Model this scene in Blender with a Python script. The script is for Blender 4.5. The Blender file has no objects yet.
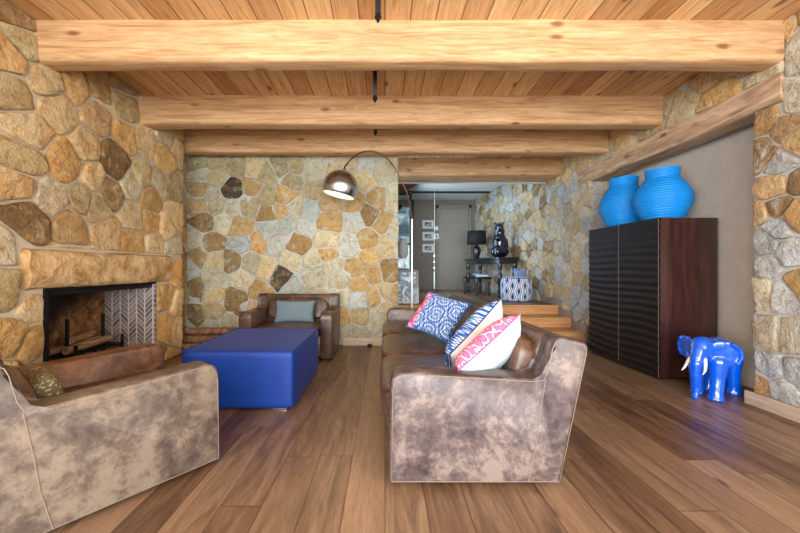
import bpy, bmesh, math, random
from mathutils import Vector, Matrix, noise
random.seed(7)
C = bpy.context.scene.collection
SC = bpy.context.scene
PI = math.pi
def lin(c):
    return tuple(((v/255)/12.92 if v/255 <= .04045 else ((v/255+.055)/1.055)**2.4) for v in c)

# ------------------------------------------------ camera
F = 350.0                      # focal length in pixels of the 800 px wide frame
H = 1.1
cam = bpy.data.cameras.new('camera'); co = bpy.data.objects.new('camera', cam); C.objects.link(co)
cam.sensor_width = 36; cam.lens = F/800*36; cam.shift_x = 15/800; cam.shift_y = 1.5/800
cam.clip_start = .05; co.location = (0, 0, H); co.rotation_euler = (PI/2, 0, 0)
SC.camera = co
# ------------------------------------------------ light
SC.view_settings.view_transform = 'Standard'; SC.view_settings.look = 'None'
SC.view_settings.gamma = 1; SC.view_settings.use_curve_mapping = False
SC.view_settings.exposure = 0.55
w = bpy.data.worlds.new('world'); SC.world = w; w.use_nodes = True
w.node_tree.nodes['Background'].inputs[0].default_value = (.80, .90, 1, 1)
w.node_tree.nodes['Background'].inputs[1].default_value = 1.6
def area(name, loc, rot, sx, sy, power, col):
    l = bpy.data.lights.new(name, 'AREA'); l.shape = 'RECTANGLE'; l.size = sx; l.size_y = sy
    l.energy = power; l.color = col
    o = bpy.data.objects.new(name, l); C.objects.link(o); o.location = loc; o.rotation_euler = rot
    return o
# daylight through the terrace glazing behind the camera, and through glazed doors left of the camera
area('daylight_terrace', (.2, -4.3, 1.45), (PI/2, 0, 0), 5.2, 2.6, 370, (.93, .96, 1))
area('daylight_side', (-2.5, -2.2, 1.4), (PI/2, 0, -PI/2), 3.2, 2.3, 270, (.95, .97, 1))
area('daylight_side_right', (2.9, -1.6, 1.5), (PI/2, 0, PI/2), 3.2, 2.3, 150, (1, .97, .93))
area('daylight_hall', (.75, 7.9, 1.75), (PI/2, 0, -PI/2), 1.5, 2.0, 34, (.62, .82, 1))
area('fill_gap', (-.02, 5.6, 1.9), (PI/2, 0, -PI/2), .9, 1.3, 9, (.62, .82, 1))  # added cool fill lamp beside the steps, no window at this spot

# ------------------------------------------------ node materials
class NT:
    def __init__(s, name):
        s.m = bpy.data.materials.new(name); s.m.use_nodes = True
        s.t = s.m.node_tree; s.n = s.t.nodes; s.b = s.n['Principled BSDF']
    def new(s, typ, **kw):
        x = s.n.new(typ)
        for k, v in kw.items(): setattr(x, k, v)
        return x
    def put(s, sock, v):
        if hasattr(v, 'is_output') or isinstance(v, bpy.types.NodeSocket): s.t.links.new(v, sock)
        else: sock.default_value = v
    def coord(s, which='Object', sc=(1, 1, 1), rot=(0, 0, 0)):
        c = s.new('ShaderNodeTexCoord'); m = s.new('ShaderNodeMapping')
        s.t.links.new(c.outputs[which], m.inputs[0]); m.inputs['Scale'].default_value = sc; m.inputs['Rotation'].default_value = rot
        return m.outputs[0]
    def sep(s, v):
        x = s.new('ShaderNodeSeparateXYZ'); s.put(x.inputs[0], v); return x.outputs
    def comb(s, a, b, c=0.0):
        x = s.new('ShaderNodeCombineXYZ'); s.put(x.inputs[0], a); s.put(x.inputs[1], b); s.put(x.inputs[2], c); return x.outputs[0]
    def math(s, op, a, b=0.0, c=0.0):
        x = s.new('ShaderNodeMath', operation=op); s.put(x.inputs[0], a); s.put(x.inputs[1], b); s.put(x.inputs[2], c); return x.outputs[0]
    def noise(s, v, scale, detail=4, rough=.6, dist=0.0, out=0):
        x = s.new('ShaderNodeTexNoise'); s.put(x.inputs['Vector'], v); x.inputs['Scale'].default_value = scale
        x.inputs['Detail'].default_value = detail; x.inputs['Roughness'].default_value = rough; x.inputs['Distortion'].default_value = dist
        return x.outputs[out]
    def vor(s, v, scale, feature='F1', out=0):
        x = s.new('ShaderNodeTexVoronoi', feature=feature); s.put(x.inputs['Vector'], v); x.inputs['Scale'].default_value = scale
        return x.outputs[out]
    def white(s, v):
        x = s.new('ShaderNodeTexWhiteNoise', noise_dimensions='2D'); s.put(x.inputs['Vector'], v); return x.outputs[0]
    def ramp(s, f, stops, interp='LINEAR'):
        x = s.new('ShaderNodeValToRGB'); s.put(x.inputs[0], f); cr = x.color_ramp; cr.interpolation = interp
        while len(cr.elements) > 1: cr.elements.remove(cr.elements[-1])
        for i, (p, c) in enumerate(stops):
            e = cr.elements[0] if i == 0 else cr.elements.new(p)
            e.position = p
            if not isinstance(c, tuple): e.color = (c, c, c, 1)
            else: e.color = lin(c)+(1,)
        return x.outputs[0]
    def mix(s, f, a, b, mode='MIX'):
        x = s.new('ShaderNodeMix', data_type='RGBA', blend_type=mode)
        s.put(x.inputs[0], f)
        s.put(x.inputs[6], lin(a)+(1,) if isinstance(a, tuple) else a); s.put(x.inputs[7], lin(b)+(1,) if isinstance(b, tuple) else b)
        return x.outputs[2]
    def base(s, v, rough=.6, spec=.5, metal=0):
        s.put(s.b.inputs['Base Color'], lin(v)+(1,) if isinstance(v, tuple) else v)
        s.put(s.b.inputs['Roughness'], rough); s.b.inputs['Specular IOR Level'].default_value = spec; s.b.inputs['Metallic'].default_value = metal
    def bump(s, h, strength=.3, dist=.01):
        x = s.new('ShaderNodeBump'); s.put(x.inputs['Height'], h); x.inputs['Strength'].default_value = strength; x.inputs['Distance'].default_value = dist
        s.t.links.new(x.outputs[0], s.b.inputs['Normal'])

def plain(name, col, rough=.5, metal=0, spec=.5, coat=0, grain=0, gscale=60):
    t = NT(name)
    v = t.coord()
    c = t.mix(t.noise(v, 9), tuple(min(255, x*.92) for x in col), tuple(min(255, x*1.06) for x in col))
    t.base(c, rough, spec, metal); t.b.inputs['Coat Weight'].default_value = coat; t.b.inputs['Coat Roughness'].default_value = .06
    if grain: t.bump(t.noise(v, gscale, 3), grain, .004)
    return t.m

def stone_mat(name, tint=(255, 255, 255), ochre=1.0, cream=(230, 208, 166)):
    t = NT(name); v = t.coord()
    a = t.new('ShaderNodeAttribute'); a.attribute_name = 'Col'
    n1 = t.noise(v, 5.5, 7, .68, .9); n2 = t.noise(v, 17, 6, .7, .5); n3 = t.noise(v, 60, 4, .7)
    c = t.mix(t.ramp(n1, [(.46, 0.0), (.64, .62*ochre)]), a.outputs['Color'], t.mix(1.0, a.outputs['Color'], (240, 198, 140), 'MULTIPLY'))
    c = t.mix(t.ramp(t.noise(v, 4.2, 5, .65, 1.2, 1), [(.52, 0.0), (.62, .55*ochre)]), c, (200, 152, 90))
    c = t.mix(t.ramp(n2, [(.50, 0.0), (.72, .7)]), c, t.mix(1.0, c, (150, 116, 84), 'MULTIPLY'))
    c = t.mix(t.ramp(t.noise(v, 8.5, 6, .7, .4, 1), [(.52, 0.0), (.64, .6)]), c, cream)
    c = t.mix(t.ramp(n3, [(.35, .0), (.7, .25)]), c, t.mix(1.0, c, (170, 150, 130), 'MULTIPLY'))
    if tint != (255, 255, 255): c = t.mix(1.0, c, tint, 'MULTIPLY')
    t.base(c, .78, .3)
    t.bump(t.math('ADD', t.math('MULTIPLY', n1, 1.2), t.math('ADD', n2, t.math('MULTIPLY', n3, .35))), .9, .042)
    return t.m
def mortar_mat(name, col):
    t = NT(name); v = t.coord()
    t.base(t.mix(t.noise(v, 14, 5), tuple(x*.8 for x in col), col), .95, .1); t.bump(t.noise(v, 70, 5), .6, .01)
    return t.m
STONE = stone_mat('stone', (255, 252, 242), .9, (240, 216, 170)); STONE_COOL = stone_mat('pale_stone', (246, 250, 255), .5, (232, 232, 226)); STONE_BACK = stone_mat('cream_stone', (240, 250, 248), .6, (222, 224, 208))
MORTAR = mortar_mat('mortar', (206, 192, 166)); MORTAR_COOL = mortar_mat('grey_mortar', (200, 200, 192))

def wood(name, ax, cols, rough=.55, knots=True, stretch=14, boards=None, knotcol=(96, 56, 30)):
    """ax: grain axis 0/1/2; boards=(width, axis) adds separate boards"""
    t = NT(name); v = t.coord(); s = t.sep(v)
    off = 0.0; k = None
    sc = [stretch, stretch, stretch]; sc[ax] = 1.0
    m = t.new('ShaderNodeMapping'); t.put(m.inputs[0], v); m.inputs['Scale'].default_value = sc
    vv = m.outputs[0]
    gap = None
    if boards:
        bw, bax = boards
        q = t.math('DIVIDE', s[bax], bw); k = t.math('FLOOR', q)
        rnd = t.white(t.comb(k, 3.1)); rnd2 = t.white(t.comb(k, 9.7))
        ad = t.new('ShaderNodeVectorMath', operation='ADD'); t.put(ad.inputs[0], vv); t.put(ad.inputs[1], t.comb(t.math('MULTIPLY', rnd, 40), t.math('MULTIPLY', rnd2, 40), rnd))
        vv = ad.outputs[0]
        fr = t.math('FRACT', q); gap = t.math('MINIMUM', fr, t.math('SUBTRACT', 1.0, fr))
    g = t.noise(vv, 1.6, 6, .62, 1.2)
    c = t.ramp(g, [(.3, cols[0]), (.52, cols[1]), (.72, cols[2])])
    g2 = t.noise(vv, 9, 3, .5)
    c = t.mix(t.ramp(g2, [(.4, 0.0), (.75, .35)]), c, t.mix(1.0, c, (200, 160, 124), 'MULTIPLY'))
    if boards: c = t.mix(rnd, t.mix(1.0, c, (204, 184, 164), 'MULTIPLY'), c)
    if knots:
        m2 = t.new('ShaderNodeMapping'); t.put(m2.inputs[0], v); s2 = [1.0, 1.0, 1.0]; s2[ax] = .42; m2.inputs['Scale'].default_value = s2
        kd = t.math('ADD', t.vor(m2.outputs[0], 5.2), t.math('MULTIPLY', t.noise(v, 25, 3), .09))
        c = t.mix(t.ramp(kd, [(.11, .8), (.20, 0.0)]), c, knotcol)
    if gap is not None: c = t.mix(t.ramp(gap, [(.012, .8), (.035, 0.0)]), c, (60, 34, 18))
    t.base(c, rough, .35); t.bump(g2, .18, .006)
    return t.m
BEAM = wood('pine_beam', 0, ((158, 116, 76), (194, 156, 112), (210, 178, 136)), knotcol=(110, 62, 34))
BOARDS = wood('ceiling_boards', 1, ((200, 156, 106), (230, 192, 142), (242, 214, 170)), boards=(.19, 0))
OLDWOOD = wood('weathered_oak', 1, ((128, 104, 82), (190, 160, 128), (218, 194, 164)), .8, stretch=9)
STEPWOOD = wood('step_oak', 0, ((186, 134, 84), (218, 166, 112), (232, 186, 134)), .45)

def floor_mat():
    t = NT('oak_planks'); v = t.coord(); s = t.sep(v)
    qx = t.math('DIVIDE', s[0], .19); kx = t.math('FLOOR', qx)
    r0 = t.white(t.comb(kx, 1.7))
    qy = t.math('ADD', t.math('DIVIDE', s[1], 1.75), t.math('MULTIPLY', r0, 5.0)); ky = t.math('FLOOR', qy)
    r = t.white(t.comb(kx, ky)); r2 = t.white(t.comb(ky, t.math('ADD', kx, 17.3)))
    vv = t.comb(t.math('ADD', t.math('MULTIPLY', s[0], 9.0), t.math('MULTIPLY', r, 30.0)), t.math('ADD', s[1], t.math('MULTIPLY', r2, 20.0)), 0.0)
    g = t.noise(vv, 1.5, 6, .65, 1.0); g2 = t.noise(vv, 10, 4, .6)
    c = t.ramp(g, [(.28, (76, 58, 43)), (.5, (126, 102, 79)), (.75, (164, 138, 112))])
    c = t.mix(t.ramp(r, [(0.0, .0), (1.0, .75)]), c, t.mix(1.0, c, (166, 142, 126), 'MULTIPLY'))
    c = t.mix(t.ramp(r2, [(.55, 0.0), (1.0, .35)]), c, (184, 154, 124))
    c = t.mix(t.ramp(g2, [(.45, 0.0), (.8, .4)]), c, (92, 58, 38))
    kd = t.vor(t.comb(t.math('MULTIPLY', s[0], 3.0), s[1]), 1.9)
    c = t.mix(t.ramp(kd, [(.05, .8), (.12, 0.0)]), c, (66, 40, 28))
    fx = t.math('FRACT', qx); fy = t.math('FRACT', qy)
    gx = t.math('MINIMUM', fx, t.math('SUBTRACT', 1.0, fx)); gy = t.math('MULTIPLY', t.math('MINIMUM', fy, t.math('SUBTRACT', 1.0, fy)), 9.2)
    gap = t.math('MINIMUM', gx, gy)
    c = t.mix(t.ramp(gap, [(.008, .65), (.022, 0.0)]), c, (62, 40, 27))
    t.base(c, t.ramp(g2, [(.2, .30), (.8, .46)]), .5); t.bump(t.math('ADD', t.math('MULTIPLY', g2, .3), t.ramp(gap, [(0.0, 0.0), (.02, 1.0)])), .15, .004)
    return t.m
FLOOR = floor_mat()

def leather(name, dark, mid, light, rough=.42, sc=4.5):
    t = NT(name); v = t.coord()
    n1 = t.noise(v, sc, 7, .7, .3); n2 = t.noise(v, sc*5, 6, .75, .4); n3 = t.noise(v, 140, 3)
    f = t.math('ADD', t.math('MULTIPLY', n1, .6), t.math('MULTIPLY', n2, .4))
    c = t.ramp(f, [(.40, dark), (.49, mid), (.58, light)])
    c = t.mix(t.ramp(t.vor(t.comb(t.math('ADD', t.sep(v)[0], t.math('MULTIPLY', n2, .3)), t.sep(v)[1], t.sep(v)[2]), 6, 'DISTANCE_TO_EDGE'), [(0.0, .28), (.015, 0.0)]), c, light)
    t.base(c, rough, .5); t.bump(t.math('ADD', t.math('MULTIPLY', n3, .25), n2), .22, .008)
    t.b.inputs['Coat Weight'].default_value = .12; t.b.inputs['Coat Roughness'].default_value = .3
    return t.m
LEATHER_OUT = leather('distressed_leather', (48, 38, 43), (82, 70, 69), (124, 111, 104), .44, 3.2)
LEATHER_ARM = leather('taupe_leather', (60, 50, 46), (90, 78, 69), (124, 111, 96), .45, 3.2)
LEATHER_IN = leather('brown_leather', (46, 32, 25), (72, 51, 39), (102, 76, 60), .33)
LEATHER_BRN = leather('tan_brown_leather', (64, 38, 24), (92, 58, 37), (120, 84, 60), .38)
THREAD = plain('pale_leather_piping', (128, 112, 100), .6)

# ------------------------------------------------ mesh helpers
def link(name, me, parent=None):
    o = bpy.data.objects.new(name, me); C.objects.link(o)
    if parent: o.parent = parent
    return o
def tag(o, label=None, cat=None, group=None, kind=None):
    if label: o['label'] = label
    if cat: o['category'] = cat
    if group: o['group'] = group
    if kind: o['kind'] = kind
    return o
def thing(name, label, cat, loc=(0, 0, 0), rz=0, group=None):
    o = bpy.data.objects.new(name, None); C.objects.link(o); o.location = loc; o.rotation_euler = (0, 0, rz); o.empty_display_size = .1
    return tag(o, label, cat, group)
class MB:
    def __init__(s): s.bm = bmesh.new(); s.uv = None
    def _add(s, verts, faces, mi=0):
        vs = [s.bm.verts.new(p) for p in verts]
        out = []
        for f in faces:
            try: fa = s.bm.faces.new([vs[i] for i in f]); fa.material_index = mi; out.append(fa)
            except ValueError: pass
        return vs, out
    def box(s, x0, x1, y0, y1, z0, z1, bev=0, seg=2, mi=0, M=None):
        p = [Vector((x, y, z)) for z in (z0, z1) for y in (y0, y1) for x in (x0, x1)]
        if M: p = [M @ q for q in p]
        vs, fs = s._add(p, [(0, 2, 3, 1), (4, 5, 7, 6), (0, 1, 5, 4), (2, 6, 7, 3), (0, 4, 6, 2), (1, 3, 7, 5)], mi)
        if bev:
            es = list({e for f in fs for e in f.edges})
            bmesh.ops.bevel(s.bm, geom=es, offset=bev, segments=seg, profile=.5, affect='EDGES')
        return s
    def prism(s, poly, a0, a1, axis='y', bev=0, seg=2, mi=0):
        """poly is 2-D: (x,z) for axis y, (y,z) for axis x, (x,y) for axis z"""
        def P(p, a): return {'y': (p[0], a, p[1]), 'x': (a, p[0], p[1]), 'z': (p[0], p[1], a)}[axis]
        n = len(poly)
        v = [P(p, a0) for p in poly]+[P(p, a1) for p in poly]
        fs = [tuple(range(n)), tuple(reversed(range(n, 2*n)))]+[(i, (i+1) % n, n+(i+1) % n, n+i) for i in range(n)]
        vs, fa = s._add(v, fs, mi)
        if bev: bmesh.ops.bevel(s.bm, geom=list({e for f in fa for e in f.edges}), offset=bev, segments=seg, profile=.5, affect='EDGES')
        return s
    def lathe(s, prof, c=(0, 0, 0), n=24, mi=0, M=None):
        v = []; f = []
        for r, z in prof:
            for k in range(n):
                a = 2*PI*k/n; q = Vector((c[0]+r*math.cos(a), c[1]+r*math.sin(a), c[2]+z))
                v.append(M @ q if M else q)
        for i in range(len(prof)-1):
            for k in range(n):
                f.append((i*n+k, i*n+(k+1) % n, (i+1)*n+(k+1) % n, (i+1)*n+k))
        f.append(tuple(range(n))); f.append(tuple(range((len(prof)-1)*n, len(prof)*n)))
        s._add(v, f, mi); return s
    def tube(s, pts, r, n=8, mi=0, closed=False):
        pts = [Vector(p) for p in pts]; v = []; f = []; m = len(pts); up = Vector((0.13, .21, 1)).normalized()
        for i, p in enumerate(pts):
            d = (pts[(i+1) % m if closed else min(i+1, m-1)]-pts[(i-1) % m if closed else max(i-1, 0)]).normalized()
            a = d.cross(up)
            if a.length < .05: a = d.cross(Vector((1, 0, 0)))
            a.normalize(); b = d.cross(a).normalized()
            rr = r[i] if isinstance(r, (list, tuple)) else r
            for k in range(n):
                t = 2*PI*k/n; v.append(p+a*rr*math.cos(t)+b*rr*math.sin(t))
        for i in range(m if closed else m-1):
            for k in range(n):
                j = (i+1) % m
                f.append((i*n+k, i*n+(k+1) % n, j*n+(k+1) % n, j*n+k))
        if not closed: f += [tuple(range(n)), tuple(range((m-1)*n, m*n))]
        s._add(v, f, mi); return s
    def soft(s, c, h, e=6, n=10, mi=0, M=None, sag=0):
        """rounded box: centre, half sizes"""
        idx = {}; v = []; f = []
        def vid(p):
            k = tuple(round(q, 5) for q in p)
            if k not in idx:
                idx[k] = len(v); L = (abs(p[0])**e+abs(p[1])**e+abs(p[2])**e)**(1/e)
                q = Vector([p[i]/L*h[i] for i in range(3)])
                if sag: q.z += sag*(1-(p[0]/L)**2)*(1-(p[1]/L)**2)*(1 if q.z > 0 else 0)
                q = (M @ q if M else q)+Vector(c); v.append(q)
            return idx[k]
        g = [math.sin((-1+2*i/n)*PI/2*.96)/math.sin(PI/2*.96) for i in range(n+1)]
        for ax in range(3):
            for sg in (-1, 1):
                for i in range(n):
                    for j in range(n):
                        q = []
                        for (a, b) in ((g[i], g[j]), (g[i+1], g[j]), (g[i+1], g[j+1]), (g[i], g[j+1])):
                            p = [0, 0, 0]; p[ax] = sg; p[(ax+1) % 3] = a; p[(ax+2) % 3] = b; q.append(vid(p))
                        f.append(tuple(q if sg > 0 else reversed(q)))
        s._add(v, f, mi); return s
    def obj(s, name, mats, parent=None, smooth=True, angle=40):
        bmesh.ops.recalc_face_normals(s.bm, faces=s.bm.faces)
        me = bpy.data.meshes.new(name)
        if smooth:
            for fc in s.bm.faces: fc.smooth = True
            for e in s.bm.edges:
                if len(e.link_faces) == 2 and e.calc_face_angle(0) > math.radians(angle): e.smooth = False
        s.bm.to_mesh(me); s.bm.free()
        for m in (mats if isinstance(mats, (list, tuple)) else [mats]): me.materials.append(m)
        return link(name, me, parent)
def struct(o): o['kind'] = 'structure'; return o

# ------------------------------------------------ stone walls
PAL = {'t': (226, 202, 160), 'o': (216, 178, 122), 'b': (170, 140, 100), 'd': (128, 102, 68), 'D': (94, 80, 64), 'B': (174, 140, 98),
       'w': (208, 212, 210), 'c': (218, 208, 182), 'g': (194, 178, 140), 'r': (210, 178, 134)}
def clip(poly, nx, ny, d):
    out = []; n = len(poly)
    for i in range(n):
        p, q = poly[i], poly[(i+1) % n]; a = p[0]*nx+p[1]*ny-d; b = q[0]*nx+q[1]*ny-d
        if a <= 0: out.append(p)
        if (a < 0) != (b < 0) and a != b:
            t = a/(a-b); out.append((p[0]+(q[0]-p[0])*t, p[1]+(q[1]-p[1])*t))
    return out
def parea(p): return abs(sum(p[i][0]*p[(i+1) % len(p)][1]-p[(i+1) % len(p)][0]*p[i][1] for i in range(len(p))))/2
def stones(name, rect, seeds, fmap, mats, spacing=.27, gap=.012, depth=.045, holes=(), backing=None, pal='ttoobccgr', rs=1, asp=1.3, cuts=()):
    """fieldstone face: seeds [(u,v,colour)], the rest of rect is filled with random stones; fmap(u,v,w)->xyz"""
    R = random.Random(rs); u0, u1, v0, v1 = rect
    S = list(seeds); tries = 0
    while tries < 5000:
        tries += 1; u = R.uniform(u0, u1); v = R.uniform(v0, v1)
        if all(((u-a[0])/asp)**2+(v-a[1])**2 > (spacing*(.8+.25*(hash((round(a[0], 2), 3)) % 7)/7))**2 for a in S): S.append((u, v, R.choice(pal)))
    ww = .13*spacing**2
    ns = len(seeds)
    S = [(u, v, c, R.uniform(-ww, ww)*(.35 if k < ns else 1)+(ww if k < ns and c in 'dDB' else 0)) for k, (u, v, c) in enumerate(S)]
    V = []; Fc = []; cols = []
    for i, (u, v, c, wi) in enumerate(S):
        p = [(u0, v0), (u1, v0), (u1, v1), (u0, v1)]
        for j, (a, b, _c, wj) in enumerate(S):
            if j == i or abs(a-u) > 1.6 or abs(b-v) > 1.6: continue
            dx, dy = a-u, b-v; L = math.hypot(dx, dy)
            if L < 1e-4: continue
            dx /= L; dy /= L; mid = (u+a)/2*dx+(v+b)/2*dy
            p = clip(p, dx, dy, mid+(wi-wj)/(2*max(L, .08))-gap/2)
            if len(p) < 3: break
        if len(p) < 3: continue
        for (h0, h1, k0, k1) in holes:
            q = clip(clip(clip(clip(p, 1, 0, h1), -1, 0, -h0), 0, 1, k1), 0, -1, -k0) if len(p) > 2 else []
            if len(q) > 2 and parea(q) > 1e-4:
                cand = [clip(p, 1, 0, h0-gap/3), clip(p, -1, 0, -h1-gap/3), clip(p, 0, 1, k0-gap/3), clip(p, 0, -1, -k1-gap/3)]
                cand = [x for x in cand if len(x) > 2]
                p = max(cand, key=parea) if cand else []
        if len(p) < 3 or parea(p) < .0012: continue
        for _k in range(2):
            q = []
            for k in range(len(p)):
                a, b = p[k], p[(k+1) % len(p)]
                L = math.hypot(b[0]-a[0], b[1]-a[1]); m = min(.25, .016/max(L, 1e-4)) if _k == 0 else .25
                q.append((a[0]*(1-m)+b[0]*m, a[1]*(1-m)+b[1]*m)); q.append((a[0]*m+b[0]*(1-m), a[1]*m+b[1]*(1-m)))
            p = q
        # resample long edges and roughen outline
        q = []
        for k in range(len(p)):
            a, b = p[k], p[(k+1) % len(p)]; L = math.hypot(b[0]-a[0], b[1]-a[1]); n = max(1, int(L/.05))
            for z in range(n): q.append((a[0]+(b[0]-a[0])*z/n, a[1]+(b[1]-a[1])*z/n))
        p = q; n = len(p)
        cx = sum(a[0] for a in p)/n; cy = sum(a[1] for a in p)/n
        base = PAL[c]; jit = R.uniform(.92, 1.08); hue = R.uniform(-4, 4)
        col = lin((min(250, base[0]*jit+hue), min(250, base[1]*jit), min(250, base[2]*jit-hue)))+(1,)
        size = math.sqrt(parea(p)); tu, tv = R.uniform(-.08, .08), R.uniform(-.08, .08); dd = depth*R.uniform(.75, 1.25)
        b0 = len(V)
        rings = ((1.0, -.2), (.99, .6), (.96, .86), (.85, .98), (.62, 1.0), (.3, 1.0))
        for sc, dk in rings:
            for (a, b) in p:
                nz = noise.noise(Vector((a*11+i, b*11, i*1.7)))*.016*(1 if sc > .9 else .3)
                L = math.hypot(a-cx, b-cy)+1e-6
                x = cx+(a-cx)*(sc+nz/L); y = cy+(b-cy)*(sc+nz/L)
                hh = dk*dd
                if dk > .5: hh += (x-cx)*tu+(y-cy)*tv+noise.noise(Vector((x*7, y*7, i*3.1)))*.018+noise.noise(Vector((x*16, y*16, i*1.1)))*.008
                V.append(fmap(x, y, hh)); cols.append(col)
        for r in range(len(rings)-1):
            for k in range(n):
                Fc.append((b0+r*n+k, b0+r*n+(k+1) % n, b0+(r+1)*n+(k+1) % n, b0+(r+1)*n+k))
        V.append(fmap(cx, cy, dd*1.05)); cols.append(col); ci = len(V)-1; r = len(rings)-1
        for k in range(n): Fc.append((b0+r*n+k, b0+r*n+(k+1) % n, ci))
    nst = len(Fc)
    for bx in (backing or []):
        x0, x1, y0, y1, z0, z1 = bx; b0 = len(V)
        V += [(x, y, z) for z in (z0, z1) for y in (y0, y1) for x in (x0, x1)]; cols += [(.4, .4, .4, 1)]*8
        Fc += [tuple(b0+k for k in f) for f in ((0, 2, 3, 1), (4, 5, 7, 6), (0, 1, 5, 4), (2, 6, 7, 3), (0, 4, 6, 2), (1, 3, 7, 5))]
    for poly, z0, z1 in cuts:      # vertical prisms as backing
        b0 = len(V); n = len(poly)
        V += [(x, y, z0) for x, y in poly]+[(x, y, z1) for x, y in poly]; cols += [(.4, .4, .4, 1)]*(2*n)
        Fc += [tuple(b0+k for k in range(n)), tuple(b0+n+k for k in reversed(range(n)))]+[(b0+k, b0+(k+1) % n, b0+n+(k+1) % n, b0+n+k) for k in range(n)]
    me = bpy.data.meshes.new(name); me.from_pydata([tuple(x) for x in V], [], Fc)
    at = me.color_attributes.new('Col', 'FLOAT_COLOR', 'POINT')
    at.data.foreach_set('color', [x for c_ in cols for x in c_])
    me.materials.append(mats[0]); me.materials.append(mats[1])
    me.polygons.foreach_set('material_index', [0]*nst+[1]*(len(Fc)-nst))
    me.polygons.foreach_set('use_smooth', [True]*nst+[False]*(len(Fc)-nst))
    bm = bmesh.new(); bm.from_mesh(me); bmesh.ops.recalc_face_normals(bm, faces=bm.faces)
    for e in bm.edges:
        if len(e.link_faces) == 2 and e.calc_face_angle(0) > math.radians(48): e.smooth = False
    bm.to_mesh(me); bm.free(); me.update()
    return struct(link(name, me))

XL, XR, CZ = -2.61, 2.99, 2.953        # left wall, right wall, ceiling
YB = 5.0                               # back wall face
def onX(X, lst):                       # points on a wall x = X, from the photograph's pixels
    out = []
    for px, py, c in lst:
        Y = F*X/(px-385); out.append((Y, H-(py-268)*Y/F, c))
    return out
def onY(Y, lst): return [((px-385)*Y/F, H-(py-268)*Y/F, c) for px, py, c in lst]

left_seeds = [(17, 15, 'b'), (24, 40, 'g'), (9, 55, 'o'), (16, 95, 't'), (46, 83, 't'), (82, 89, 'o'), (57, 107, 't'), (98, 84, 'b'),
 (125, 103, 'g'), (122, 83, 'g'), (97, 113, 'r'), (127, 138, 'o'), (145, 146, 't'), (166, 159, 'o'), (168, 136, 'c'), (117, 164, 'd'),
 (142, 175, 'g'), (161, 183, 'c'), (111, 190, 'b'), (130, 184, 'c'), (152, 199, 'o'), (176, 188, 'g'), (179, 150, 't'), (28, 128, 't'),
 (23, 158, 'g'), (68, 164, 'o'), (88, 149, 't'), (20, 187, 'r'), (50, 200, 'c'), (28, 220, 'd'), (83, 199, 'g'), (71, 227, 'r'), (96, 178, 't'),
 (10, 243, 'c'), (97, 207, 'g'), (133, 217, 'c'), (107, 233, 'r'), (134, 243, 'o'), (151, 223, 'o'), (168, 227, 't'), (155, 244, 't'),
 (175, 215, 't'), (174, 249, 'c'), (178, 271, 'o'), (9, 292, 'g'), (34, 306, 't'), (37, 342, 'o'), (12, 335, 'o'), (166, 296, 'o'),
 (166, 328, 'o'), (179, 304, 't'), (179, 330, 't'), (157, 360, 'b'), (170, 366, 'o')]
back_seeds = [(197, 164, 'g'), (215, 163, 'g'), (237, 167, 'g'), (200, 174, 'c'), (218, 177, 'g'), (199, 190, 'r'), (211, 196, 'c'), (232, 188, 'D'),
 (252, 187, 'o'), (255, 167, 't'), (267, 174, 'g'), (281, 167, 'g'), (267, 196, 'g'), (285, 196, 'o'), (198, 206, 'r'), (203, 222, 'b'), (216, 206, 'g'),
 (232, 208, 'c'), (248, 206, 'g'), (240, 227, 'o'), (223, 221, 'c'), (268, 213, 'b'), (281, 211, 'o'), (270, 229, 'w'), (287, 225, 'w'), (211, 243, 'b'),
 (241, 244, 'w'), (259, 244, 'o'), (274, 243, 'w'), (295, 165, 'g'), (311, 171, 'c'), (291, 181, 'g'), (316, 190, 't'), (295, 208, 'c'), (309, 210, 'w'),
 (329, 201, 'r'), (353, 202, 'o'), (330, 222, 'o'), (354, 221, 'w'), (297, 242, 'B'), (327, 240, 'c'), (349, 245, 'w'), (303, 228, 'w'), (367, 240, 'o'),
 (383, 172, 'c'), (364, 180, 't'), (379, 200, 'o'), (393, 200, 'c'), (383, 223, 'o'), (388, 246, 't'), (349, 163, 't'), (396, 230, 'c'), (366, 164, 'w'),
 (370, 215, 'b'), (370, 256, 'o'), (198, 256, 'b'), (214, 261, 't'), (232, 261, 'b'), (250, 262, 'c'), (267, 269, 't'), (290, 261, 'c'), (315, 261, 'c'),
 (327, 255, 'o'), (214, 278, 'c'), (242, 278, 'c'), (281, 276, 'D'), (292, 285, 'w'), (315, 277, 'c'), (332, 267, 'c'), (339, 281, 'c'), (355, 269, 'o'),
 (376, 274, 'o'), (389, 271, 'B'), (196, 290, 'b'), (213, 296, 't'), (236, 302, 'B'), (260, 292, 'o'), (359, 285, 'o'), (359, 300, 'w'), (374, 296, 'o'),
 (385, 292, 't'), (396, 295, 'o'), (341, 297, 'c'), (227, 325, 'c'), (213, 311, 't'), (257, 308, 't'), (341, 320, 'o'), (361, 317, 't'), (375, 320, 'c'),
 (345, 333, 'c'), (357, 332, 'c'), (210, 329, 'c'), (194, 317, 'b'), (389, 311, 't')]
pier_seeds = [(766, 121, 'o'), (783, 129, 'b'), (791, 101, 'c'), (761, 152, 'b'), (780, 161, 'w'), (796, 141, 'o'), (774, 189, 'r'), (791, 184, 'b'),
 (777, 205, 'b'), (760, 211, 'r'), (796, 216, 'o'), (777, 229, 'w'), (764, 244, 'w'), (767, 264, 'w'), (789, 253, 'w'), (762, 294, 'c'), (780, 296, 'w'),
 (797, 284, 'o'), (767, 333, 'c'), (787, 336, 'c'), (770, 370, 'w'), (796, 375, 'w'), (761, 388, 'o'), (781, 392, 'w')]

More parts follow.
